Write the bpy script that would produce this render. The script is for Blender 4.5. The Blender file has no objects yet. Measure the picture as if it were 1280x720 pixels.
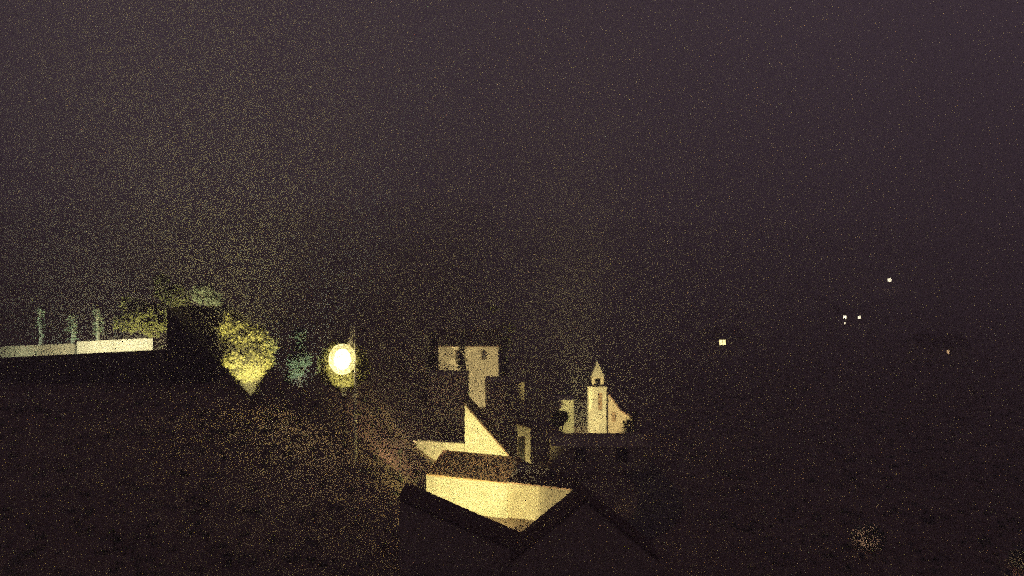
import bpy, bmesh, math, random
from mathutils import Vector, Matrix, noise
random.seed(7)
R = math.radians
sc = bpy.context.scene
col = sc.collection

# ------------------------------------------------------------------ camera
CZ = 16.0                       # eye height above the valley lane
F = 1108.0                      # focal length in photo pixels (1280 wide)
HY = 330.0                      # row of the horizon
cam = bpy.data.objects.new('camera', bpy.data.cameras.new('camera'))
col.objects.link(cam)
cam.location = (0, 0, CZ)
cam.rotation_euler = (R(90), 0, 0)
cam.data.sensor_width = 36
cam.data.lens = 36 * F / 1280
cam.data.shift_y = -(360 - HY) / 1280
cam.data.clip_end = 3000
sc.camera = cam

# ------------------------------------------------------------------ night sky
w = bpy.data.worlds.new('World'); sc.world = w; w.use_nodes = True
nt = w.node_tree
bg = nt.nodes['Background']
# light-polluted mauve night sky with barely visible broken cloud
tcw = nt.nodes.new('ShaderNodeTexCoord')
cln = nt.nodes.new('ShaderNodeTexNoise'); cln.inputs['Scale'].default_value = 2.2; cln.inputs['Detail'].default_value = 4
nt.links.new(tcw.outputs['Generated'], cln.inputs['Vector'])
clr = nt.nodes.new('ShaderNodeValToRGB')
clr.color_ramp.elements[0].position = .3; clr.color_ramp.elements[0].color = (.048, .0325, .0445, 1)
clr.color_ramp.elements[1].position = .7; clr.color_ramp.elements[1].color = (.060, .041, .055, 1)
nt.links.new(cln.outputs['Fac'], clr.inputs['Fac']); nt.links.new(clr.outputs['Color'], bg.inputs['Color'])
bg.inputs['Strength'].default_value = 1.0
w.cycles.sampling_method = 'MANUAL'; w.cycles.sample_map_resolution = 64

# ------------------------------------------------------------------ picture settings
sc.view_settings.view_transform = 'Standard'
sc.view_settings.look = 'None'
sc.view_settings.exposure = 0
sc.view_settings.gamma = 1
sc.render.engine = 'CYCLES'
sc.cycles.use_denoising = False          # a high-ISO night shot: keep the grain of the light sampling
sc.cycles.use_adaptive_sampling = True
sc.cycles.adaptive_threshold = 0.12
sc.cycles.adaptive_min_samples = 1
sc.cycles.max_bounces = 6
sc.cycles.volume_bounces = 3
sc.cycles.use_light_tree = True
sc.cycles.sample_clamp_indirect = 1.2
sc.cycles.sample_clamp_direct = 4
sc.render.filter_size = 1.0

# ------------------------------------------------------------------ helpers
def P(px, py, y):
    """a point of the place at distance y that the eye sees in that direction"""
    return Vector(((px - 640) / F * y, y, CZ - (py - HY) / F * y))
def X(px, y): return (px - 640) / F * y
def Z(py, y): return CZ - (py - HY) / F * y
def sstep(a, b, t):
    t = max(0.0, min(1.0, (t - a) / (b - a))); return t * t * (3 - 2 * t)
def lerp_tab(tab, t):
    for (a, va), (b, vb) in zip(tab, tab[1:]):
        if t <= b: return va + (vb - va) * max(0.0, (t - a) / (b - a))
    return tab[-1][1]
LEFT = [(-60, 1.5), (20, 2.0), (38, 3.0), (52, 6.6), (58, 7.9), (64, 8.8), (80, 10.0), (110, 11.0), (200, 19), (400, 40), (620, 58), (900, 60)]
MID = [(-60, 0.5), (25, 0.0), (60, 0.3), (90, 1.1), (120, 1.9), (150, 1.2), (200, 2.2), (300, 8.0), (400, 21), (520, 37), (640, 44), (900, 40)]
def H(x, y):
    t = sstep(3.0, 16.0, -x)
    h = lerp_tab(MID, y) * (1 - t) + lerp_tab(LEFT, y) * t
    far = sstep(120, 400, y)
    h += noise.noise(Vector((x * .02, y * .02, 3))) * (0.35 + 9 * far)
    h += noise.noise(Vector((x * .3, y * .3, 1))) * 0.12
    return h

def mesh_obj(name, verts, faces, mat=None, parent=None, loc=None, smooth=False):
    me = bpy.data.meshes.new(name); me.from_pydata([tuple(v) for v in verts], [], faces); me.update()
    if mat: me.materials.append(mat)
    if smooth:
        for p in me.polygons: p.use_smooth = True
    o = bpy.data.objects.new(name, me); col.objects.link(o)
    if parent: o.parent = parent
    if loc is not None: o.location = loc
    return o
def tag(o, label=None, cat=None, group=None, kind=None):
    if label: o['label'] = label
    if cat: o['category'] = cat
    if group: o['group'] = group
    if kind: o['kind'] = kind
    return o
def empty(name, loc, label, cat, group=None, rz=0):
    o = bpy.data.objects.new(name, None); col.objects.link(o); o.location = loc; o.rotation_euler = (0, 0, rz)
    return tag(o, label, cat, group)
class MB:
    def __init__(s): s.v = []; s.f = []
    def box(s, x0, x1, y0, y1, z0, z1):
        b = len(s.v); s.v += [(x, y, z) for z in (z0, z1) for y in (y0, y1) for x in (x0, x1)]
        s.f += [(b, b+2, b+3, b+1), (b+4, b+5, b+7, b+6), (b, b+1, b+5, b+4), (b+1, b+3, b+7, b+5), (b+3, b+2, b+6, b+7), (b+2, b, b+4, b+6)]
        return s
    def prism(s, pts, y0, y1):
        """outline in x,z extruded along y"""
        b = len(s.v); n = len(pts)
        s.v += [(x, y0, z) for x, z in pts] + [(x, y1, z) for x, z in pts]
        s.f.append(tuple(range(b, b + n))); s.f.append(tuple(range(b + 2*n - 1, b + n - 1, -1)))
        for i in range(n):
            j = (i + 1) % n; s.f.append((b+i, b+n+i, b+n+j, b+j))
        return s
    def tube(s, path, radii, n=8):
        b = len(s.v)
        for i, (p, r) in enumerate(zip(path, radii)):
            p = Vector(p); d = (Vector(path[min(i+1, len(path)-1)]) - Vector(path[max(i-1, 0)])).normalized()
            u = d.cross(Vector((0.3, 1, 0.1))).normalized(); v = d.cross(u)
            for k in range(n):
                a = 2*math.pi*k/n; s.v.append(tuple(p + u*math.cos(a)*r + v*math.sin(a)*r))
        for i in range(len(path)-1):
            for k in range(n):
                l = (k+1) % n; s.f.append((b+i*n+k, b+i*n+l, b+(i+1)*n+l, b+(i+1)*n+k))
        s.f.append(tuple(range(b+n-1, b-1, -1))); e = b+(len(path)-1)*n; s.f.append(tuple(range(e, e+n)))
        return s
    def ball(s, c, r, n=12, m=8, sq=(1, 1, 1)):
        b = len(s.v)
        for i in range(m+1):
            t = math.pi*i/m
            for k in range(n):
                a = 2*math.pi*k/n
                s.v.append((c[0]+r*sq[0]*math.sin(t)*math.cos(a), c[1]+r*sq[1]*math.sin(t)*math.sin(a), c[2]+r*sq[2]*math.cos(t)))
        for i in range(m):
            for k in range(n):
                l = (k+1) % n; s.f.append((b+i*n+k, b+(i+1)*n+k, b+(i+1)*n+l, b+i*n+l))
        return s
    def build(s, name, mat, parent=None, loc=None, smooth=False):
        return mesh_obj(name, s.v, s.f, mat, parent, loc, smooth)

# ------------------------------------------------------------------ materials
def mat(name, c1, c2, scale=3, rough=.85, bump=.3, bscale=30, c3=None, wear=6.0, trans=0):
    m = bpy.data.materials.new(name); m.use_nodes = True; t = m.node_tree; n = t.nodes; l = t.links
    b = n['Principled BSDF']; b.inputs['Roughness'].default_value = rough
    tc = n.new('ShaderNodeTexCoord')
    a = n.new('ShaderNodeTexNoise'); a.inputs['Scale'].default_value = scale; a.inputs['Detail'].default_value = 8; a.inputs['Roughness'].default_value = .65
    l.new(tc.outputs['Object'], a.inputs['Vector'])
    r = n.new('ShaderNodeValToRGB'); r.color_ramp.elements[0].position = .35; r.color_ramp.elements[1].position = .65
    r.color_ramp.elements[0].color = (*c1, 1); r.color_ramp.elements[1].color = (*c2, 1)
    l.new(a.outputs['Fac'], r.inputs['Fac']); out = r.outputs['Color']
    if c3:
        q = n.new('ShaderNodeTexNoise'); q.inputs['Scale'].default_value = wear; q.inputs['Detail'].default_value = 10; q.inputs['Roughness'].default_value = .75
        l.new(tc.outputs['Object'], q.inputs['Vector'])
        rr = n.new('ShaderNodeValToRGB'); rr.color_ramp.elements[0].position = .54; rr.color_ramp.elements[1].position = .66
        l.new(q.outputs['Fac'], rr.inputs['Fac'])
        mx = n.new('ShaderNodeMix'); mx.data_type = 'RGBA'; l.new(rr.outputs['Color'], mx.inputs[0]); l.new(out, mx.inputs[6]); mx.inputs[7].default_value = (*c3, 1)
        out = mx.outputs[2]
    l.new(out, b.inputs['Base Color'])
    g = n.new('ShaderNodeTexNoise'); g.inputs['Scale'].default_value = bscale; g.inputs['Detail'].default_value = 6
    l.new(tc.outputs['Object'], g.inputs['Vector'])
    bp = n.new('ShaderNodeBump'); bp.inputs['Strength'].default_value = bump; bp.inputs['Distance'].default_value = .05
    l.new(g.outputs['Fac'], bp.inputs['Height']); l.new(bp.outputs['Normal'], b.inputs['Normal'])
    if trans:
        b.inputs['Transmission Weight'].default_value = 0
        b.inputs['Subsurface Weight'].default_value = 0
    return m
def emis(name, c, s):
    m = bpy.data.materials.new(name); m.use_nodes = True; b = m.node_tree.nodes['Principled BSDF']
    b.inputs['Base Color'].default_value = (.8, .8, .7, 1)
    b.inputs['Emission Color'].default_value = (*c, 1); b.inputs['Emission Strength'].default_value = s
    return m
M = dict(
    lime=mat('limewash', (.60, .56, .46), (.72, .69, .60), 1.2, c3=(.40, .35, .26), bump=.5, bscale=9),
    rough=mat('rough_plaster', (.42, .36, .28), (.60, .54, .44), 4, c3=(.28, .22, .16), bump=.9, bscale=14),
    old=mat('old_plaster', (.34, .28, .22), (.50, .42, .34), 2, c3=(.22, .17, .13), bump=.6),
    tile=mat('roof_tile', (.28, .16, .095), (.40, .26, .15), 5, c3=(.20, .15, .10), wear=9),
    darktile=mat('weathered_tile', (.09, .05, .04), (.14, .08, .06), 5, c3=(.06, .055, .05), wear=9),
    soil=mat('dry_soil', (.15, .10, .085), (.22, .155, .125), .35, c3=(.07, .07, .045), wear=.9, bump=1, bscale=2),
    hill=mat('scrub_hillside', (.05, .045, .03), (.09, .075, .05), .03, c3=(.035, .045, .02), wear=.1, bump=1, bscale=.4),
    lane=mat('lane_surface', (.07, .065, .06), (.11, .10, .09), 2, bump=.5, bscale=25),
    leaf=mat('leaf_yellow_green', (.085, .10, .03), (.13, .14, .045), 2, rough=.6, bump=0),
    leafy=mat('leaf_lamplit', (.34, .34, .16), (.46, .45, .24), 2, rough=.6, bump=0),  # leaf tone raised to carry the lamplight on the bright trees
    leafd=mat('leaf_dark', (.03, .045, .018), (.05, .07, .03), 2, rough=.6, bump=0),
    leafp=mat('leaf_silvery', (.14, .19, .13), (.22, .27, .20), 2, rough=.55, bump=0),
    bark=mat('bark', (.12, .09, .06), (.20, .16, .12), 8, bump=.8, bscale=30),
    barkp=mat('pale_bark', (.30, .30, .26), (.42, .42, .36), 6, bump=.6, bscale=20),
    wood=mat('dark_wood', (.05, .03, .02), (.09, .055, .035), 10, bump=.4),
    metal=mat('lamp_metal', (.03, .03, .03), (.05, .05, .05), 10, rough=.45, bump=.1),
    stone=mat('stone', (.20, .18, .15), (.32, .29, .25), 3, c3=(.14, .13, .10), bump=1, bscale=8),
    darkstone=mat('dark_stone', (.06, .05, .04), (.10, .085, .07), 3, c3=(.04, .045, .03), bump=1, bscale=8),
    tarred=mat('tarred_boards', (.015, .013, .012), (.03, .026, .022), 6, bump=.4, bscale=12),
    glassd=mat('dark_glass', (.02, .02, .025), (.03, .03, .035), 2, rough=.15, bump=0),
    bulb=emis('bulb_glow', (1, .84, .40), 75),
    smallbulb=emis('small_bulb_glow', (1, .88, .50), 5),
    winlit=emis('lit_window_glow', (1, .84, .36), 3),
    winwhite=emis('white_lit_window_glow', (1, .90, .62), 7),
    winfaint=emis('orange_lit_window_glow', (1, .62, .30), 1.2),
)
for k_ in ('leaf', 'leafy', 'leafp', 'leafd'):      # leaves let part of the light through
    t_ = M[k_].node_tree; pb = t_.nodes['Principled BSDF']; out_ = t_.nodes['Material Output']
    tr_ = t_.nodes.new('ShaderNodeBsdfTranslucent'); mx_ = t_.nodes.new('ShaderNodeMixShader'); mx_.inputs[0].default_value = .22
    t_.links.new(pb.inputs['Base Color'].links[0].from_socket, tr_.inputs['Color'])
    t_.links.new(pb.outputs[0], mx_.inputs[1]); t_.links.new(tr_.outputs[0], mx_.inputs[2]); t_.links.new(mx_.outputs[0], out_.inputs['Surface'])
M['lamp_halo'] = emis('lamp_halo_glow', (1, .84, .34), 1.3)   # half-clear shell with its own glow, added for the lamp's soft halo
t_ = M['lamp_halo'].node_tree; tp_ = t_.nodes.new('ShaderNodeBsdfTransparent'); mx_ = t_.nodes.new('ShaderNodeMixShader'); mx_.inputs[0].default_value = .45
tn_ = t_.nodes.new('ShaderNodeTexNoise'); tn_.inputs['Scale'].default_value = 4; t_.links.new(tn_.outputs['Fac'], mx_.inputs[0])
t_.links.new(tp_.outputs[0], mx_.inputs[1]); t_.links.new(t_.nodes['Principled BSDF'].outputs[0], mx_.inputs[2]); t_.links.new(mx_.outputs[0], t_.nodes['Material Output'].inputs['Surface'])
WARM = (1.0, .86, .30)
PALE = (.86, 1.0, .66)

# ------------------------------------------------------------------ ground
def grid(name, xs, ys, mt, hf):
    v = [(x, y, hf(x, y)) for y in ys for x in xs]; nx = len(xs)
    f = [(j*nx+i, j*nx+i+1, (j+1)*nx+i+1, (j+1)*nx+i) for j in range(len(ys)-1) for i in range(nx-1)]
    return mesh_obj(name, v, f, mt, smooth=True)
xs = [-700 + 40*i for i in range(15)] + [-100 + 1.25*i for i in range(161)] + [140 + 40*i for i in range(15)]
ys = [-60 + 10*i for i in range(6)] + [1.25*i for i in range(0, 108)] + [140 + 6*i for i in range(40)] + [385 + 14*i for i in range(38)]
g = grid('ground', xs, ys, M['soil'], H); tag(g, kind='structure')

# lane between the houses
lane_pts = [(-9, 36), (-4, 42), (-1, 48.6), (3.5, 49.0), (8, 53), (10, 60), (9.5, 68), (9, 80), (6, 96), (14, 125)]
v = []; f = []
def spline(pts, n=8):
    out = []
    for i in range(len(pts)-1):
        p0 = pts[max(i-1, 0)]; p1 = pts[i]; p2 = pts[i+1]; p3 = pts[min(i+2, len(pts)-1)]
        for k in range(n):
            t = k/n
            out.append(tuple(.5*((2*b) + (-a+c)*t + (2*a-5*b+4*c-d)*t*t + (-a+3*b-3*c+d)*t**3) for a, b, c, d in zip(p0, p1, p2, p3)))
    return out + [pts[-1]]
cl = spline(lane_pts)
for i, p in enumerate(cl):
    q = cl[min(i+1, len(cl)-1)]; o = cl[max(i-1, 0)]
    d = Vector((q[0]-o[0], q[1]-o[1])).normalized(); n = Vector((-d.y, d.x))
    for s in (-1.4, -.7, 0, .7, 1.4):
        x, y = p[0]+n.x*s, p[1]+n.y*s; v.append((x, y, max(H(x+a, y+b) for a in (-.9, 0, .9) for b in (-.9, 0, .9)) + .05))
for i in range(len(cl)-1):
    for k in range(4): f.append((i*5+k, i*5+k+1, i*5+k+6, i*5+k+5))
tag(mesh_obj('lane', v, f, M['lane']), kind='structure')

# ------------------------------------------------------------------ building pieces
def tiled_slope(a, b, c, d, row=.26, amp=.035):
    """barrel-tiled slope: a,b the eave ends, c,d the ridge ends above b,a; returns an MB with real rolls"""
    a, b, c, d = map(Vector, (a, b, c, d)); m = MB()
    n = max(4, int((b-a).length / row) * 4); rows = max(2, int((d-a).length/.45))
    nrm = (b-a).cross(d-a).normalized()
    if nrm.z < 0: nrm = -nrm
    for j in range(rows*2):
        jj = j//2 + (j % 2)
        t = min(1, (j//2 + (j % 2))/rows); lift = .03 if j % 2 == 0 else 0.0
        for i in range(n+1):
            s = i/n; p = (a+(b-a)*s)*(1-t) + (d+(c-d)*s)*t
            p = p + nrm*(amp*math.sin(i*math.pi/2) + lift + .02)
            m.v.append(tuple(p))
    for j in range(rows*2-1):
        for i in range(n):
            k = j*(n+1)+i; m.f.append((k, k+1, k+n+2, k+n+1))
    bb = len(m.v)
    t_ = .10
    for p in (a, b, c, d): m.v.append(tuple(p+nrm*.0))
    for p in (a, b, c, d): m.v.append(tuple(p-nrm*t_))
    m.f += [(bb, bb+1, bb+5, bb+4), (bb+1, bb+2, bb+6, bb+5), (bb+2, bb+3, bb+7, bb+6), (bb+3, bb, bb+4, bb+7), (bb+4, bb+5, bb+6, bb+7)]
    return m
def window(parent, x, y, z, wd, ht, frame_mat='wood', pane_mat='glassd', side=-1):
    """recessed-looking window standing on the plane y, facing -y"""
    m = MB(); t = .07
    y0 = y - .05
    m.box(x-wd/2, x-wd/2+t, y0, y, z, z+ht).box(x+wd/2-t, x+wd/2, y0, y, z, z+ht)
    m.box(x-wd/2+t, x+wd/2-t, y0, y, z, z+t).box(x-wd/2+t, x+wd/2-t, y0, y, z+ht-t, z+ht)
    m.box(x-.025, x+.025, y0+.005, y, z+t, z+ht-t)
    wn = m.build('window', M[frame_mat], parent)
    MB().box(x-wd/2+t, x+wd/2-t, y-.012, y-.004, z+t, z+ht-t).build('pane', M[pane_mat], wn)
    MB().box(x-wd/2-.06, x+wd/2+.06, y-.10, y+.02, z-.07, z-.003).build('sill', M['stone'], wn)
    return wn
def house(name, loc, rz, wd, dp, wall_h, rise, label, cat='house', wallm='old', roofm='tile', roof='gable_x', over=.3, wins=(), door=None, group=None, drop=3.0, chimney=None):
    """wd along local x, dp along local y; front face at local y=0. gable_x: ridge along x; gable_y: ridge along y; mono_r: falls to +x"""
    e = empty(name, loc, label, cat, group, rz)
    x0, x1 = -wd/2, wd/2
    m = MB()
    if roof == 'gable_x':
        # walls with gables at the two x ends
        b = 0
        m.v = [(x0, 0, -drop), (x1, 0, -drop), (x1, dp, -drop), (x0, dp, -drop), (x0, 0, wall_h), (x1, 0, wall_h), (x1, dp, wall_h), (x0, dp, wall_h), (x0, dp/2, wall_h+rise), (x1, dp/2, wall_h+rise)]
        m.f = [(0, 1, 5, 4), (1, 2, 6, 9, 5), (2, 3, 7, 6), (3, 0, 4, 8, 7)]
        ro = tiled_slope((x0-over, -over, wall_h-over*rise/(dp/2)), (x1+over, -over, wall_h-over*rise/(dp/2)), (x1+over, dp/2, wall_h+rise), (x0-over, dp/2, wall_h+rise))
        r2 = tiled_slope((x1+over, dp+over, wall_h-over*rise/(dp/2)), (x0-over, dp+over, wall_h-over*rise/(dp/2)), (x0-over, dp/2, wall_h+rise), (x1+over, dp/2, wall_h+rise))
        ridge = [(x0-over, dp/2, wall_h+rise+.04), (x1+over, dp/2, wall_h+rise+.04)]
    elif roof == 'gable_y':
        m.prism([(x0, -drop), (x1, -drop), (x1, wall_h), (0, wall_h+rise), (x0, wall_h)], 0, dp)
        k = rise/(wd/2)
        ro = tiled_slope((x0-over, dp+over, wall_h-over*k), (x0-over, -over, wall_h-over*k), (0, -over, wall_h+rise), (0, dp+over, wall_h+rise))
        r2 = tiled_slope((x1+over, -over, wall_h-over*k), (x1+over, dp+over, wall_h-over*k), (0, dp+over, wall_h+rise), (0, -over, wall_h+rise))
        ridge = [(0, -over, wall_h+rise+.04), (0, dp+over, wall_h+rise+.04)]
    elif roof == 'mono_r':
        m.prism([(x0, -drop), (x1, -drop), (x1, wall_h), (x0, wall_h+rise)], 0, dp)
        k = rise/wd
        ro = tiled_slope((x1+over, -.08, wall_h-over*k), (x1+over, dp+over, wall_h-over*k), (x0-.05, dp+over, wall_h+rise+.05*k), (x0-.05, -.08, wall_h+rise+.05*k))
        r2 = None; ridge = None
    elif roof == 'flat':
        m.box(x0, x1, 0, dp, -drop, wall_h)
        ro = MB().box(x0-.06, x1+.06, -.06, .16, wall_h, wall_h+.14).box(x0-.06, x1+.06, dp-.16, dp+.06, wall_h, wall_h+.14).box(x0-.06, x0+.16, .16, dp-.16, wall_h, wall_h+.14).box(x1-.16, x1+.06, .16, dp-.16, wall_h, wall_h+.14)
        r2 = None; ridge = None
    m.build('wall', M[wallm], e)
    r_ = ro
    if r2:
        b = len(r_.v); r_.v += r2.v; r_.f += [tuple(i+b for i in q) for q in r2.f]
    if ridge: r_.tube(ridge, [.11, .11], 8)
    rf = r_.build('parapet' if roof == 'flat' else 'roof', M[roofm if roof != 'flat' else wallm], e)
    for q in wins: window(e, q[0], 0, q[1], q[2], q[3], pane_mat=(q[4] if len(q) > 4 else 'glassd'))
    if door:
        dx, dw, dh = door
        d = MB().box(dx-dw/2, dx+dw/2, -.05, .02, 0, dh).build('door', M['wood'], e)
        MB().ball((dx+dw/2-.1, -.08, dh/2), .035, 8, 6).build('handle', M['metal'], d)
        MB().box(dx-dw/2-.1, dx-dw/2-.003, -.07, .02, 0, dh+.1).box(dx+dw/2+.003, dx+dw/2+.1, -.07, .02, 0, dh+.1).box(dx-dw/2-.003, dx+dw/2+.003, -.07, .02, dh+.003, dh+.1).build('door_frame', M['wood'], e)
    if chimney:
        cx, cy, cb, ct = chimney
        c = MB().box(cx-.28, cx+.28, cy-.28, cy+.28, cb, ct).build('chimney', M[wallm], rf)
    return e

def lamp_data(kind, power, color, size=None, blend=.5, radius=.1):
    L = bpy.data.lights.new('lamp_light', kind); L.energy = power; L.color = color; L.shadow_soft_size = radius
    if kind == 'SPOT': L.spot_size = R(size); L.spot_blend = blend
    return L
def floodlight(loc, target, power, color, angle, label, blend=.4, group='added floodlights between the houses', stake=99):
    """a small box floodlight on a short stake, added as unseen source of a lit patch"""
    loc = Vector(loc); loc.z = max(loc.z, H(loc.x, loc.y)+.28); e = empty('floodlight', loc, label, 'floodlight', group)
    d = (Vector(target) - loc).normalized(); q = d.to_track_quat('-Z', 'Y')
    gz = max(H(loc.x, loc.y) - loc.z, -stake)
    MB().tube([(0, 0, min(gz, -.3)), (0, 0, -.12)], [.03, .03], 8).build('stake', M['metal'], e)
    hb = MB().box(-.13, .13, -.10, .10, .0, .12).box(-.14, .14, .105, .12, -.02, .12).box(-.14, .14, -.12, -.105, -.02, .12)
    h = hb.build('housing', M['metal'], e); h.rotation_euler = q.to_euler()
    p = MB().box(-.11, .11, -.08, .08, -.012, -.004).build('lens', M['smallbulb'], h)
    L = bpy.data.objects.new('floodlight_beam', lamp_data('SPOT', power, color, angle, blend)); col.objects.link(L); L.parent = h; L.location = (0, 0, -.05)
    return e

# ------------------------------------------------------------------ foliage
def leaf_cloud(blobs, n, size, rnd, holes=.0):
    """leaf faces through the volume of several overlapping lobes: (centre, radii)"""
    m = MB(); tot = sum(b[1][0]*b[1][1]*b[1][2] for b in blobs)
    for c, r in blobs:
        k = max(4, int(n*r[0]*r[1]*r[2]/tot)); ncl = max(3, k//14)
        for _ in range(ncl):
            while True:
                u = Vector((rnd.uniform(-1, 1), rnd.uniform(-1, 1), rnd.uniform(-1, 1)))
                if .25 < u.length < 1: break
            u = u.normalized()*(u.length**.5)
            cc = Vector((c[0]+u.x*r[0], c[1]+u.y*r[1], c[2]+u.z*r[2]))
            cr = size*rnd.uniform(1.5, 3.0)
            for _ in range(14):
                p = cc + Vector((rnd.gauss(0, cr*.5), rnd.gauss(0, cr*.5), rnd.gauss(0, cr*.4)))
                a = Vector((rnd.gauss(0, 1), rnd.gauss(0, 1), rnd.gauss(0, .6))).normalized()
                b = a.cross(Vector((rnd.gauss(0, 1), rnd.gauss(0, 1), rnd.gauss(0, 1)))).normalized()
                s = size*rnd.uniform(.6, 1.25); i = len(m.v)
                m.v += [tuple(p-a*s), tuple(p+b*s*.45), tuple(p+a*s), tuple(p-b*s*.45)]
                m.f.append((i, i+1, i+2, i+3))
    return m
def tree(name, loc, blobs, n, size, label, cat='tree', leaf='leaf', bark='bark', trunk_r=.14, seed=1, group=None):
    rnd = random.Random(seed); e = empty(name, loc, label, cat, group)
    top = max(b[0][2] for b in blobs); m = MB(); lo = min(b[0][2] for b in blobs)
    tp = [(0, 0, -.4)]; tr = [trunk_r*1.35]
    for k in range(1, 6):
        z = top*.85*k/5; tp.append((rnd.uniform(-.1, .1)*k*.5, rnd.uniform(-.1, .1)*k*.5, z)); tr.append(trunk_r*(1-.16*k))
    m.tube(tp, tr, 8)
    m.build('trunk', M[bark], e)
    for b in blobs:
        c = Vector(b[0]); s = Vector((0, 0, max(.3, min(c.z-.5, top*.6)*.8)))
        k = s.lerp(c, .5)+Vector((rnd.uniform(-.15, .15), 0, .15))
        MB().tube([s, k, c], [trunk_r*.55, trunk_r*.35, trunk_r*.12], 6).build('limb', M[bark], e)
    leaf_cloud(blobs, n, size, rnd).build('crown', M[leaf], e)
    return e
def G(px, y): x = X(px, y); return Vector((x, y, H(x, y)))

# ------------------------------------------------------------------ 1 the white house at the lane, front
# long wall: left end nearer-right, runs from px 532 (57.3 m) to px 632 (55 m) and on to px 712 (53.2 m)
pA0 = P(533, 592, 57.3); pA1 = P(632, 603, 55.0); pB1 = P(714, 612, 53.2)
d = (pA1-pA0); rzA = math.atan2(d.y, d.x)
lenA = Vector((d.x, d.y)).length; cA = (pA0+pA1)/2; gA = .35
hwA = (pA0.z+pA1.z)/2-gA
house('white_house', (cA.x, cA.y, gA), rzA, lenA, 4.6, hwA, .95, 'whitewashed house with brightly lit long wall under a red tiled roof, beside the lane', wallm='lime', over=.05, chimney=None)
d = (pB1-pA1); rzB = math.atan2(d.y, d.x); lenB = Vector((d.x, d.y)).length-.12
cB = (pA1+pB1)/2+Vector((.06, .25, 0))
house('plaster_annex', (cB.x, cB.y, gA), rzB, lenB, 3.4, cB.z-gA+.02, .12, 'low plaster annex with rough lit wall, adjoining the right end of the white house', cat='annex', wallm='rough', roofm='darktile', over=.1, drop=2)  # duller plaster carries the dimmer light on this end of the wall
# garden pillar at the rear corner of the white house (the bright sliver)
t = empty('gate_pillar', (X(640.5, 60.3), 60.3, H(X(640.5, 60.3), 60.3)), 'narrow whitewashed pillar lit at the rear corner of the red roof', 'pillar')
hz = Z(573, 60.3)-t.location.z
MB().box(-.20, .20, -.2, .2, -.5, hz-.12).build('shaft', M['lime'], t)
MB().box(-.26, .26, -.26, .26, hz-.12, hz).build('cap', M['lime'], t)

# ------------------------------------------------------------------ 2 upper house with the sloping lit gable wall
yC = 66.0
gC = .4
xl, xr = X(581, yC), X(641, yC)
e = house('shed_roof_house', ((xl+xr)/2, yC, gC), 0, xr-xl, 4.0, Z(574, yC)-gC, (574-504)/F*yC, 'house with a lit end wall that slopes steeply down to the right', wallm='lime', roofm='darktile', roof='mono_r', over=.15)
gw = empty('garden_wall', (X(549, yC), yC-.15, gC), 'lit garden wall joining the sloping end wall on its left', 'wall')
xa, xb = X(517, yC)-gw.location.x, X(580.4, yC)-gw.location.x
za, zb = Z(550, yC)-gC, Z(555, yC)-gC
MB().prism([(xa, -1.5), (xb, -1.5), (xb, zb), (xa, za)], 0, .3).build('wall', M['lime'], gw)
MB().prism([(xa-.05, za), (xb, zb), (xb, zb+.08), (xa-.05, za+.08)], -.06, .36).build('coping', M['stone'], gw)

# ------------------------------------------------------------------ 3 narrow house with lit corner, dark window enlarged for the dim left side
yD = 63.0
xl, xr = X(647, yD), X(663, yD)
house('narrow_house', ((xl+xr)/2, yD, .3), 0, xr-xl, 2.2, Z(534, yD)-.3, .25, 'narrow outbuilding with a dark window enlarged to darken its left side', cat='outbuilding', wallm='rough', roofm='darktile', roof='mono_r', over=.08,
      wins=[(-.17, 1.3, .50, 2.1)])

# ------------------------------------------------------------------ 4 house E and the round bush in front of it
yE = 75
xl, xr = X(699, yE), X(717, yE)
house('small_store', ((xl+xr)/2, yE, .7), 0, xr-xl, 2.4, Z(502, yE)-.7, .2, 'small lit store wall half hidden behind a round dark bush', cat='store', wallm='lime', roofm='darktile', roof='flat', over=.08)
yb = 73.4
tree('round_bush', (X(702, yb), yb, H(X(702, yb), yb)), [((0, 0, Z(521, yb)-H(X(702, yb), yb)), (.50, .5, .50)), ((-.3, 0, Z(525, yb)-H(X(702, yb), yb)), (.5, .5, .5))], 4000, .09, 'round dark bush standing before the small lit store', cat='bush', leaf='leafd', trunk_r=.07, seed=5)

# ------------------------------------------------------------------ 5 chapel
yF = 78.0; gF = .8
e = empty('chapel', (X(747, yF), yF, gF), 'small floodlit chapel with a pointed bell tower', 'chapel')
def lx(px, dy=0): return X(px, yF+dy)-e.location.x
def lz(py, dy=0): return Z(py, yF+dy)-gF
tw0, tw1 = lx(736), lx(758)
m = MB(); zt = lz(485)
# tower body with an actual window opening: left jamb, right jamb, below, above
w0, w1, wz0, wz1 = lx(747.5), lx(753), lz(513), lz(491)
m.box(tw0, w0, 0, 1.5, -1, zt).box(w1, tw1, 0, 1.5, -1, zt).box(w0, w1, 0, 1.5, -1, wz0).box(w0, w1, 0, 1.5, wz1, zt)
tb = m.build('tower', M['lime'], e)
sh = MB().box(w0+.002, w1-.002, .12, .2, wz0+.002, wz1-.002).build('window', M['wood'], e)
for k in range(5):
    zz = wz0+.12+(wz1-wz0-.2)*k/5
    MB().box(w0+.01, w1-.01, .09, .118, zz, zz+.16).build('slat', M['wood'], sh)
MB().box(tw0-.08, tw1+.08, -.08, 1.58, zt+.002, zt+.12).build('cornice', M['stone'], e)
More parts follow.
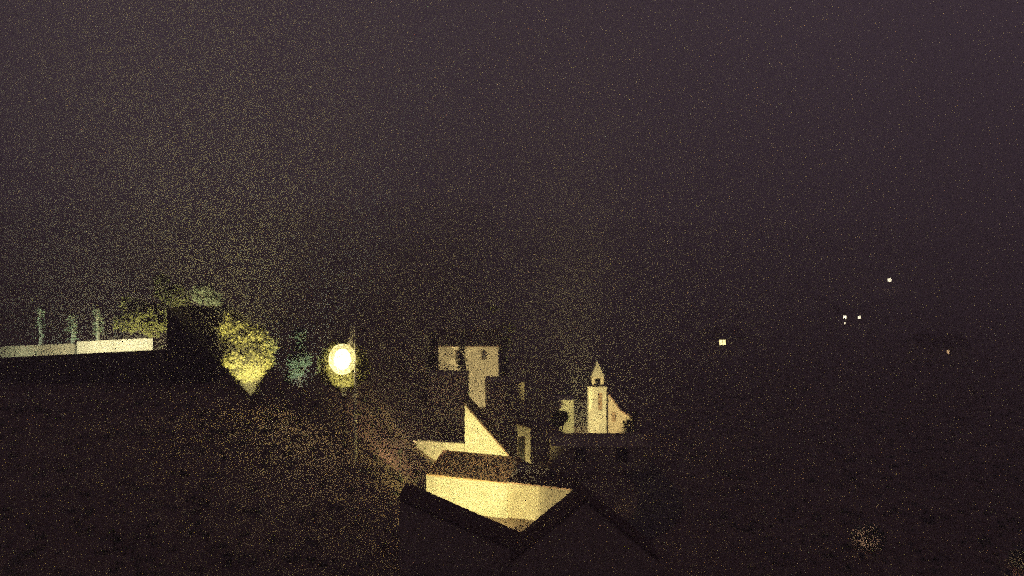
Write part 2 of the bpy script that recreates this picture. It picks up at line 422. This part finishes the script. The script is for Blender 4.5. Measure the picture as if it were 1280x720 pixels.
# belfry: four piers and a lintel
zb1 = lz(473); bx0, bx1 = lx(740), lx(755)
m = MB(); pw = .3
for ax, bx in ((bx0, bx0+pw), (bx1-pw, bx1)):
    for ay, by in ((.12, .42), (1.08, 1.38)): m.box(ax, bx, ay, by, zt+.122, zb1)
m.box(bx0, bx1, .12, 1.38, zb1, zb1+.14)
m.build('belfry', M['rough'], e)
m = MB(); cxm = (bx0+bx1)/2; zs = lz(452)
m.v = [(bx0-.08, .04, zb1+.142), (bx1+.08, .04, zb1+.142), (bx1+.08, 1.46, zb1+.142), (bx0-.08, 1.46, zb1+.142), (cxm, .75, zs)]
m.f = [(0, 1, 4), (1, 2, 4), (2, 3, 4), (3, 0, 4), (3, 2, 1, 0)]
m.build('spire', M['lime'], e)
bm_ = MB(); zc = (zt+zb1)/2+.15
bm_.tube([(cxm, .75, zc+.25), (cxm, .75, zc+.15), (cxm, .75, zc-.05), (cxm, .75, zc-.22)], [.04, .12, .15, .24], 12).build('bell', M['metal'], e)
MB().box(cxm-.02, cxm+.02, .73, .77, zs-.05, zs+.35).box(cxm-.11, cxm+.11, .735, .765, zs+.18, zs+.22).build('cross', M['metal'], e)
# nave: its front gable falls away to the right
MB().prism([(tw1+.003, -1), (lx(791), -1), (lx(791), lz(524)), (lx(776), lz(515)), (tw1+.003, lz(490))], .35, 6).build('nave', M['old'], e)
a, b_ = (lx(776), lz(515)), (tw1+.003, lz(490))
MB().prism([(lx(793), lz(525)), (lx(776), lz(514.6)), (tw1+.003, lz(489.6)), (tw1+.003, lz(489.6)+.12), (lx(776), lz(514.6)+.12), (lx(793), lz(525)+.12)], .25, 6.1).build('roof', M['darktile'], e)
MB().box(lx(765), lx(770), .30, .36, lz(528), lz(516)).build('side_window', M['wood'], e)
yv = 76.5
tree('agave_bush', (X(788, yv), yv, H(X(788, yv), yv)), [((-.1, 0, Z(532, yv)-H(X(788, yv), yv)), (.5, .4, .6)), ((.35, 0, Z(520, yv)-H(X(788, yv), yv)), (.3, .3, .5))], 900, .10, 'small loose bush lit beside the chapel nave', cat='bush', leaf='leaf', trunk_r=.05, seed=9)

# ------------------------------------------------------------------ 6 tall dim house behind, split by a cypress
yG = 92.0; gG = 1.1
xl, xr = X(548, yG), X(623, yG)
house('tall_house', ((xl+xr)/2, yG, gG), 0, xr-xl, 6, Z(431, yG)-gG, 1.3, 'tall dimly lit two storey house behind dark cypresses', wallm='rough', roofm='darktile', over=.25,
      wins=[(X(605, yG)-(xl+xr)/2, 5.0, .5, .9), (X(573, yG)-(xl+xr)/2, 5.0, .6, .95)])
def cypress(px, y, top_py, wpx, seed, label):
    g_ = G(px, y); h = Z(top_py, y)-g_.z; r = wpx/F*y/2
    blobs = [((0, 0, h*(.12+.80*k/6)), (r*(1-.55*(k/6)**1.6), r*(1-.55*(k/6)**1.6), h*.13)) for k in range(7)]
    return tree('cypress', g_, blobs, 2600, .13, label, leaf='leafd', trunk_r=.12, seed=seed, group='dark cypresses before the tall house')
cypress(577.5, 87, 420, 15, 21, 'slim dark cypress splitting the left side of the tall dim facade')
cypress(541, 86, 415, 14, 22, 'slim dark cypress at the left corner of the tall dim house')
cypress(630, 85, 438, 13, 23, 'slim dark cypress at the right corner of the tall dim house')
# dark low houses in front of the lower facade
yl = 80; xl, xr = X(606.5, yl), X(655, yl)
house('dark_house', ((xl+xr)/2, yl, .8), 0, xr-xl, 4, Z(478, yl)-.8-.1, .0+.35, 'dark low house hiding the right foot of the tall facade', wallm='old', roofm='darktile', roof='flat')
yl = 79; xl, xr = X(535, yl), X(583, yl)
house('dark_house', ((xl+xr)/2, yl, .8), 0, xr-xl, 4, Z(470, yl)-.8-.1, .35, 'dark low house hiding the left foot of the tall facade', wallm='old', roofm='darktile', roof='flat')
# a few small pale leaves of a tree top above the facade
yt = 96
tree('slender_tree', G(628, yt), [((-.9, 0, Z(386, yt)-G(628, yt).z), (.55, .5, .5)), ((.6, 0, Z(409, yt)-G(628, yt).z), (.8, .6, .6)), ((0, 0, Z(430, yt)-G(628, yt).z), (1.0, .8, 1.0))], 1500, .12, 'slender loose tree rising behind the tall house', seed=31)

# ------------------------------------------------------------------ 7 parapet walls upper left
yP = 62.0
def wall_run(name, label, px0, py0, px1, py1, ty, th_px, matn, y0, y1, cope=None):
    a = P(px0, py0, y0); b = P(px1, py1, y1); c = (a+b)/2; d_ = b-a; L_ = Vector((d_.x, d_.y)).length; rz = math.atan2(d_.y, d_.x)
    g_ = min(H(a.x, a.y), H(b.x, b.y)); e = empty(name, (c.x, c.y, g_), label, 'wall', None, rz)
    za, zb = a.z-g_, b.z-g_
    MB().prism([(-L_/2, -1), (L_/2, -1), (L_/2, zb), (-L_/2, za)], 0, .32).build('wall', M[matn], e)
    if cope: MB().prism([(-L_/2-.04, za), (L_/2+.04, zb), (L_/2+.04, zb+.07), (-L_/2-.04, za+.07)], -.05, .37).build('coping', M[cope], e)
    return e
wall_run('parapet_wall', 'brightly lit white terrace parapet ending before the leafy tree', 96, 427, 191, 422.5, 0, 0, 'lime', 62.0, 62.0)
wall_run('terrace_wall', 'long dimmer terrace wall running out of frame to the left of the bright parapet', -60, 435, 95.2, 429.5, 0, 0, 'rough', 62.3, 62.3)
# the dark retaining wall in front that hides the foot of both walls
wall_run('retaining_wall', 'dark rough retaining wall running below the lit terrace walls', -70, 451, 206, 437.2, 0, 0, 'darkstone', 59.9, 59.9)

# ------------------------------------------------------------------ 8 trees upper left
yt = 66
def b3(px, py, r, y, g_, rz=None): return ((X(px, y)-g_.x, random.uniform(-.5, .5)*r, Z(py, y)-g_.z), (r, r, rz or r))
g_ = G(192, yt)
tree('leafy_tree', g_, [b3(185, 395, 1.0, yt, g_), b3(168, 400, .8, yt, g_), b3(199, 402, .7, yt, g_), b3(163, 380, .55, yt, g_), b3(190, 412, .6, yt, g_), b3(150, 404, .5, yt, g_), b3(203, 385, .5, yt, g_)], 8000, .11, 'leafy tree dimly lit behind the right end of the bright parapet', seed=41)
g_ = G(221, 72)
tree('tall_loose_tree', g_, [b3(219, 370, .9, 72, g_), b3(204, 352, .6, 72, g_), b3(228, 378, .6, 72, g_), b3(205, 366, .5, 72, g_)], 4000, .12, 'taller loose tree whose crown shows above the dark block', seed=42)
g_ = G(262, 70)
tree('thin_green_tree', g_, [b3(255, 366, .8, 70, g_, .7), b3(268, 376, .6, 70, g_), b3(276, 388, .4, 70, g_)], 3000, .11, 'thin greenish tree reaching over the dark block towards the bright tree', leaf='leafp', seed=43)
for i, (px, top, lab) in enumerate(((50, 385, 'leftmost of three pale thin trunks beyond the terrace wall'), (91, 395, 'middle of three pale thin trunks beyond the terrace wall'), (122, 388, 'rightmost of three pale thin trunks beyond the terrace wall'))):
    y = 66+i; g_ = G(px, y); h = Z(top, y)-g_.z
    e = empty('young_poplar', g_, lab, 'tree', 'pale young poplars beyond the terrace wall')
    rr = random.Random(60+i)
    MB().tube([(0, 0, -.3), (.03, 0, h*.5), (-.04, 0, h)], [.15, .13, .07], 8).build('trunk', M['barkp'], e)
    leaf_cloud([((0, 0, h*(.55+.13*k)), (.28, .28, h*.1)) for k in range(4)], 420, .10, rr).build('crown', M['leafp'], e)
# dark shed block
ys_ = 60; xl, xr = X(209, ys_), X(270, ys_)
house('dark_shed', ((xl+xr)/2, ys_, H((xl+xr)/2, ys_)), 0, xr-xl, 3.2, Z(388, ys_)-H((xl+xr)/2, ys_), 0, 'dark windowless shed standing between the parapet and the bright tree', cat='shed', wallm='tarred', roof='flat')
# the bright tree
yt = 55; g_ = G(316, yt)
random.seed(5)
bl = [b3(291, 398, .42, yt, g_), b3(282, 412, .40, yt, g_), b3(300, 412, .62, yt, g_), b3(286, 428, .55, yt, g_), b3(308, 430, .75, yt, g_), b3(331, 434, .50, yt, g_, .6),
      b3(293, 447, .55, yt, g_), b3(315, 450, .80, yt, g_), b3(334, 452, .35, yt, g_), b3(303, 466, .60, yt, g_), b3(321, 464, .55, yt, g_), b3(312, 480, .40, yt, g_), b3(322, 418, .45, yt, g_), b3(316, 489, .2, yt, g_)]
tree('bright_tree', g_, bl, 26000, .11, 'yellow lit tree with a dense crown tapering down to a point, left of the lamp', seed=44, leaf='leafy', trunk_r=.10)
# pale shrub
yt = 56; g_ = G(376, yt)
tree('silvery_shrub', g_, [b3(374, 419, .36, yt, g_, .45), b3(375, 432, .34, yt, g_, .4), b3(369, 450, .42, yt, g_, .4), b3(381, 449, .42, yt, g_, .45), b3(372, 463, .38, yt, g_), b3(362, 474, .30, yt, g_, .25)], 5000, .085, 'slim silvery green shrub between the bright tree and the lamp', cat='shrub', leaf='leafp', seed=45, trunk_r=.05)

# ------------------------------------------------------------------ 9 the lamp, and a tree added to stand for its halo
yL = 55.0; yW = 56.2
gl = G(443, yL)
g_ = G(430, yW); rad = 1.12
tree('halo_tree', g_, [((X(430, yW)-g_.x, 0, Z(456, yW)-g_.z), (rad*1.15, .4, rad*1.2)), ((-.55, .1, Z(462, yW)-g_.z), (.8, .5, .9)), ((.6, .1, Z(460, yW)-g_.z), (.8, .5, .9)), ((0, .1, Z(470, yW)-g_.z), (.95, .5, .75))]
     + [((X(429, yW)-g_.x+1.02*math.cos(k*math.pi/6), -.55+.35*(k % 2), Z(454, yW)-g_.z+1.06*math.sin(k*math.pi/6)), (.34, .4, .34)) for k in range(12)], 36000, .12, 'small round-crowned tree added behind the glaring lamp as its yellow halo', seed=47, leaf='leafy', trunk_r=.09)
lp = empty('street_lamp', gl, 'glaring street lamp with a white hot bulb, brightest light of the village', 'street lamp')
hx = X(428, yL)-gl.x; hz_ = Z(449, yL)-gl.z; tz = Z(402, yL)-gl.z
MB().tube([(.05, 0, -.3), (.05, 0, tz*.6), (.02, 0, tz)], [.11, .09, .03], 8).build('post', M['lime'], lp)
MB().tube([(.02, 0, Z(430, yL)-gl.z), (hx*.5, 0, Z(427, yL)-gl.z), (hx, 0, Z(432, yL)-gl.z)], [.03, .03, .03], 8).build('arm', M['metal'], lp)
MB().tube([(X(434, yL)-gl.x, .35, Z(436, yL)-gl.z), (X(438, yL)-gl.x, .35, Z(424, yL)-gl.z), (X(443.5, yL)-gl.x, .30, Z(396, yL)-gl.z)], [.24, .17, .02], 10).build('streak_cone', M['lime'], lp)  # added cone standing for the thin light streak above the lamp
MB().tube([(hx, 0, hz_+1.2), (hx, 0, hz_+1.08), (hx, 0, hz_+.97)], [.04, .12, .24], 16).build('cap', M['metal'], lp)
MB().ball((hx, 0, hz_), .52, 24, 16, (1, 1, 1.25)).build('bulb', M['bulb'], lp, smooth=True)
MB().ball((hx, 0, hz_), .84, 28, 18, (1, 1, 1.15)).build('halo_globe', M['lamp_halo'], lp, smooth=True)  # glowing shell added for the bloom round the bulb

# ------------------------------------------------------------------ 10 near houses whose dark roofs cut off the lit walls
# left: a mono-pitch roof edge falling to the right, from px(525,608) to px(634,657)
y1 = 44.0
a, b = P(508, 604, y1+3), P(654, 668, y1+3)
house('dark_roof_house', ((a.x+b.x)/2, y1, 0), 0, b.x-a.x, 3.0, b.z, a.z-b.z, 'nearest dark house, its roof edge falling right across the lit wall', wallm='old', roofm='darktile', roof='mono_r', over=.02)
# right: gable house; its left slope climbs from px(652,660) to px(720,603)
y2 = 43.0
a, b = P(640, 676, y2+3), P(726, 606, y2+3)
wd_ = 2*(b.x-a.x)
house('dark_gable_house', (b.x, y2, 0), 0, wd_, 3.0, a.z, b.z-a.z, 'near dark gabled house whose left slope climbs beside the annex wall', wallm='old', roofm='darktile', roof='gable_y', over=.02)
# long dark roof cutting the chapel at a level line
y3 = 66.0; xl, xr = X(690, y3), X(812, y3)
house('long_dark_house', ((xl+xr)/2, y3, .5), 0, xr-xl, 5, Z(560, y3)-.5, 0, 'long flat dark house below the chapel, hiding its foot', wallm='old', roofm='darktile', roof='flat', wins=[(-1.5, .9, .8, .9), (1.6, .9, .8, .9)])

# ------------------------------------------------------------------ 11 lights on the dark hillside at right
def far_house(px, py, y, wins, label, wd=6.5, dp=5):
    g_ = G(px, y)
    hz_ = Z(py, y)-g_.z
    wins = [(a, b, c*1.05, d*1.05, m_) for a, b, c, d, m_ in wins]
    return house('hillside_house', g_, 0, wd, dp, max(2.6, hz_+1.0), 1.2, label, wallm='old', roofm='darktile', wins=[(X(wx, y)-g_.x, Z(wy, y)-g_.z-wh/2, ww, wh, mt) for wx, wy, ww, wh, mt in wins], group='dark houses on the far hillside')
far_house(906, 428, 150, [(903, 428, 1.15, .95, 'winlit')], 'far house with one big yellow window right of the chapel')
far_house(1064, 397, 205, [(1056, 396.5, .75, .8, 'winwhite'), (1056, 405, .55, .8, 'winwhite'), (1074, 397, .65, .8, 'winwhite')], 'far house with two lit windows above and one below')
far_house(1182, 440, 125, [(1185, 440, .45, .55, 'winfaint')], 'far house with one faint orange window near the right edge')
g_ = G(1112, 300); e = empty('far_street_lamp', g_, 'tiny bright street lamp highest on the far hillside', 'street lamp')
h = Z(350, 300)-g_.z
MB().tube([(.4, 0, -.3), (.4, 0, max(h, .5)+.5), (.2, 0, max(h, .5)+.8), (0, 0, max(h, .5)+.6)], [.1, .08, .06, .05], 8).build('post', M['metal'], e)
MB().ball((0, 0, h), .66, 14, 10).build('globe', M['winwhite'], e)

# bushes added to catch two faint glows at lower right
g_ = G(1085, 49)
tree('glow_bush', g_, [((0, 0, .5), (.85, .6, .8)), ((.4, 0, .3), (.5, .5, .3))], 3500, .09, 'pale loose bush added to catch the faint reddish glow low at the right', cat='bush', leaf='leafp', trunk_r=.04, seed=71)

g_ = G(1280, 46)
tree('corner_glow_bush', g_, [((0, 0, .5), (.6, .6, .5)), ((.4, 0, .3), (.5, .5, .3))], 2500, .09, 'loose bush added to catch the warm glow in the lower right corner', cat='bush', leaf='leafp', trunk_r=.04, seed=72)

# ------------------------------------------------------------------ scrub over the slopes
rnd = random.Random(12); m = MB()
for _ in range(5200):
    y = 22 + 110*rnd.random()**1.2; x = rnd.uniform(-.64, .64)*y
    if -5 < x < 12 and 40 < y < 100: continue
    c = Vector((x, y, H(x, y))); s = rnd.uniform(.12, .38)
    for _ in range(9):
        a = Vector((rnd.gauss(0, .6), rnd.gauss(0, .6), rnd.uniform(.5, 1))).normalized()*s; q = Vector((-a.y, a.x, 0)).normalized()*s*.18
        o = c+Vector((rnd.gauss(0, .15), rnd.gauss(0, .15), -.03)); i = len(m.v)
        m.v += [tuple(o-q), tuple(o+q), tuple(o+a)]; m.f.append((i, i+1, i+2))
tag(m.build('dry_scrub', M['leafd']), 'dry scrub growing over the slopes', 'scrub', kind='stuff')

# ------------------------------------------------------------------ added floodlights, unseen sources for the lit surfaces
K = 5
floodlight((X(560, 52.6), 52.6, .6), P(560, 615, 56), 760*K, WARM, 130, 'added floodlight in the lane washing the left half of the long white wall', blend=.9)
floodlight((X(618, 51.6), 51.6, .6), P(606, 620, 55), 620*K, WARM, 130, 'added floodlight in the lane washing the right half of the long white wall', blend=.9)
floodlight((X(676, 50.4), 50.4, .55), P(678, 622, 54), 430*K, (1, .83, .34), 130, 'added floodlight in the lane lighting the rough annex wall', blend=.9)
floodlight((X(604, 63.6), 63.6, .9), P(598, 552, yC), 480*K, WARM, 140, 'added floodlight behind the red roof lighting the sloping end wall')
floodlight((X(664, 59.6), 59.6, 1.0), P(652, 560, yD), 110*K, WARM, 75, 'added floodlight beside the narrow outbuilding')
floodlight((X(722, 71.5), 71.5, 1.6), P(712, 522, yE), 1100*K, WARM, 45, 'added floodlight before the small store')
floodlight((X(729, 74.0), 74.0, 1.5), P(741, 500, yF), 1700*K, (1, .82, .34), 90, 'added floodlight at the foot of the chapel tower')
floodlight((X(596, 84.5), 84.5, 1.8), P(594, 465, yG), 1100*K, (1, .82, .38), 60, 'added floodlight before the middle of the tall facade')
floodlight((X(562, 84.5), 84.5, 1.9), P(560, 445, yG), 700*K, (1, .82, .38), 50, 'added floodlight before the left side of the tall facade')
floodlight((X(690, 46.8), 46.8, Z(592, 46.8)), P(575, 583, 58), 800*K, (1, .82, .40), 34, 'added floodlight on the ridge of the dark gabled house, aimed at the red roof', blend=.8, stake=.6)
floodlight((X(1078, 47.2), 47.2, 0), P(1086, 655, 49), 30*K, (1, .45, .34), 90, 'weak reddish floodlight added at the pale bush low at right', blend=1)
floodlight((X(1262, 44.6), 44.6, 0), P(1278, 700, 46), 10*K, (1, .52, .35), 80, 'weak orange floodlight added at the bush in the lower right corner', blend=1)
floodlight((X(500, 57), 57, H(X(500, 57), 57)+2.0), P(520, 495, 66), 200*K, (1, .62, .36), 140, 'added reddish floodlight on the slope between the street lamp and the white house', blend=1)
TG = 'added floodlights on the terrace'
for px, lab in ((108, 'left'), (140, 'middle'), (174, 'right')):
    floodlight((X(px, 60.6), 60.6, Z(446, 60.6)), P(px, 430, 62), 330*K, (1, .93, .55), 120, 'added floodlight behind the retaining wall, %s one of three under the bright parapet' % lab, group=TG)
for px, lab, pw2 in ((15, 'left', 16), (70, 'right', 8)):
    floodlight((X(px, 60.6), 60.6, Z(454, 60.6)), P(px, 437, 62), pw2*K, (.85, 1, .62), 130, 'added floodlight behind the retaining wall, %s one of two under the dim terrace wall' % lab, group=TG)
floodlight((X(180, 63.2), 63.2, H(X(180, 63.2), 63.2)+.5), P(188, 385, 67), 1300*K, (1, .85, .4), 110, 'added floodlight under the leafy tree', group=TG)
floodlight((X(250, 64.2), 64.2, H(X(250, 64.2), 64.2)+.5), P(245, 368, 70), 500*K, (1, .9, .5), 70, 'added floodlight behind the dark shed aimed at two tree crowns', group=TG)
floodlight((X(85, 63.6), 63.6, H(X(85, 63.6), 63.6)+.3), P(92, 400, 67), 330*K, PALE, 130, 'added floodlight under the pale young poplars', group=TG)
floodlight((X(314, 52.9), 52.9, Z(497, 52.9)), P(309, 434, 55), 11500*K, WARM, 66, 'added floodlight right below the bright tapering tree', blend=.6, group=TG)
floodlight((X(430, 54.2), 54.2, Z(494, 54.2)), P(430, 455, yW), 2600*K, WARM, 66, 'added floodlight brightening the halo tree behind the street lamp', blend=.6, group=TG)
floodlight((X(376, 54.2), 54.2, Z(492, 54.2)), P(374, 436, 56), 600*K, PALE, 80, 'added floodlight under the silvery shrub', group=TG)

# ------------------------------------------------------------------ haze volume added to lift the dark ground towards the sky tone
m = MB().box(-720, 720, -70, 905, -6, 75)
hzo = m.build('haze', None); hm = bpy.data.materials.new('night_haze'); hm.use_nodes = True
t = hm.node_tree; t.nodes.clear(); o = t.nodes.new('ShaderNodeOutputMaterial'); p = t.nodes.new('ShaderNodeVolumePrincipled')
p.inputs['Color'].default_value = (.97, .95, .965, 1); p.inputs['Density'].default_value = .0048
p.inputs['Anisotropy'].default_value = .2
t.links.new(p.outputs[0], o.inputs['Volume']); hzo.data.materials.append(hm); tag(hzo, 'thin haze added over the village to lift its dark tones', kind='stuff')
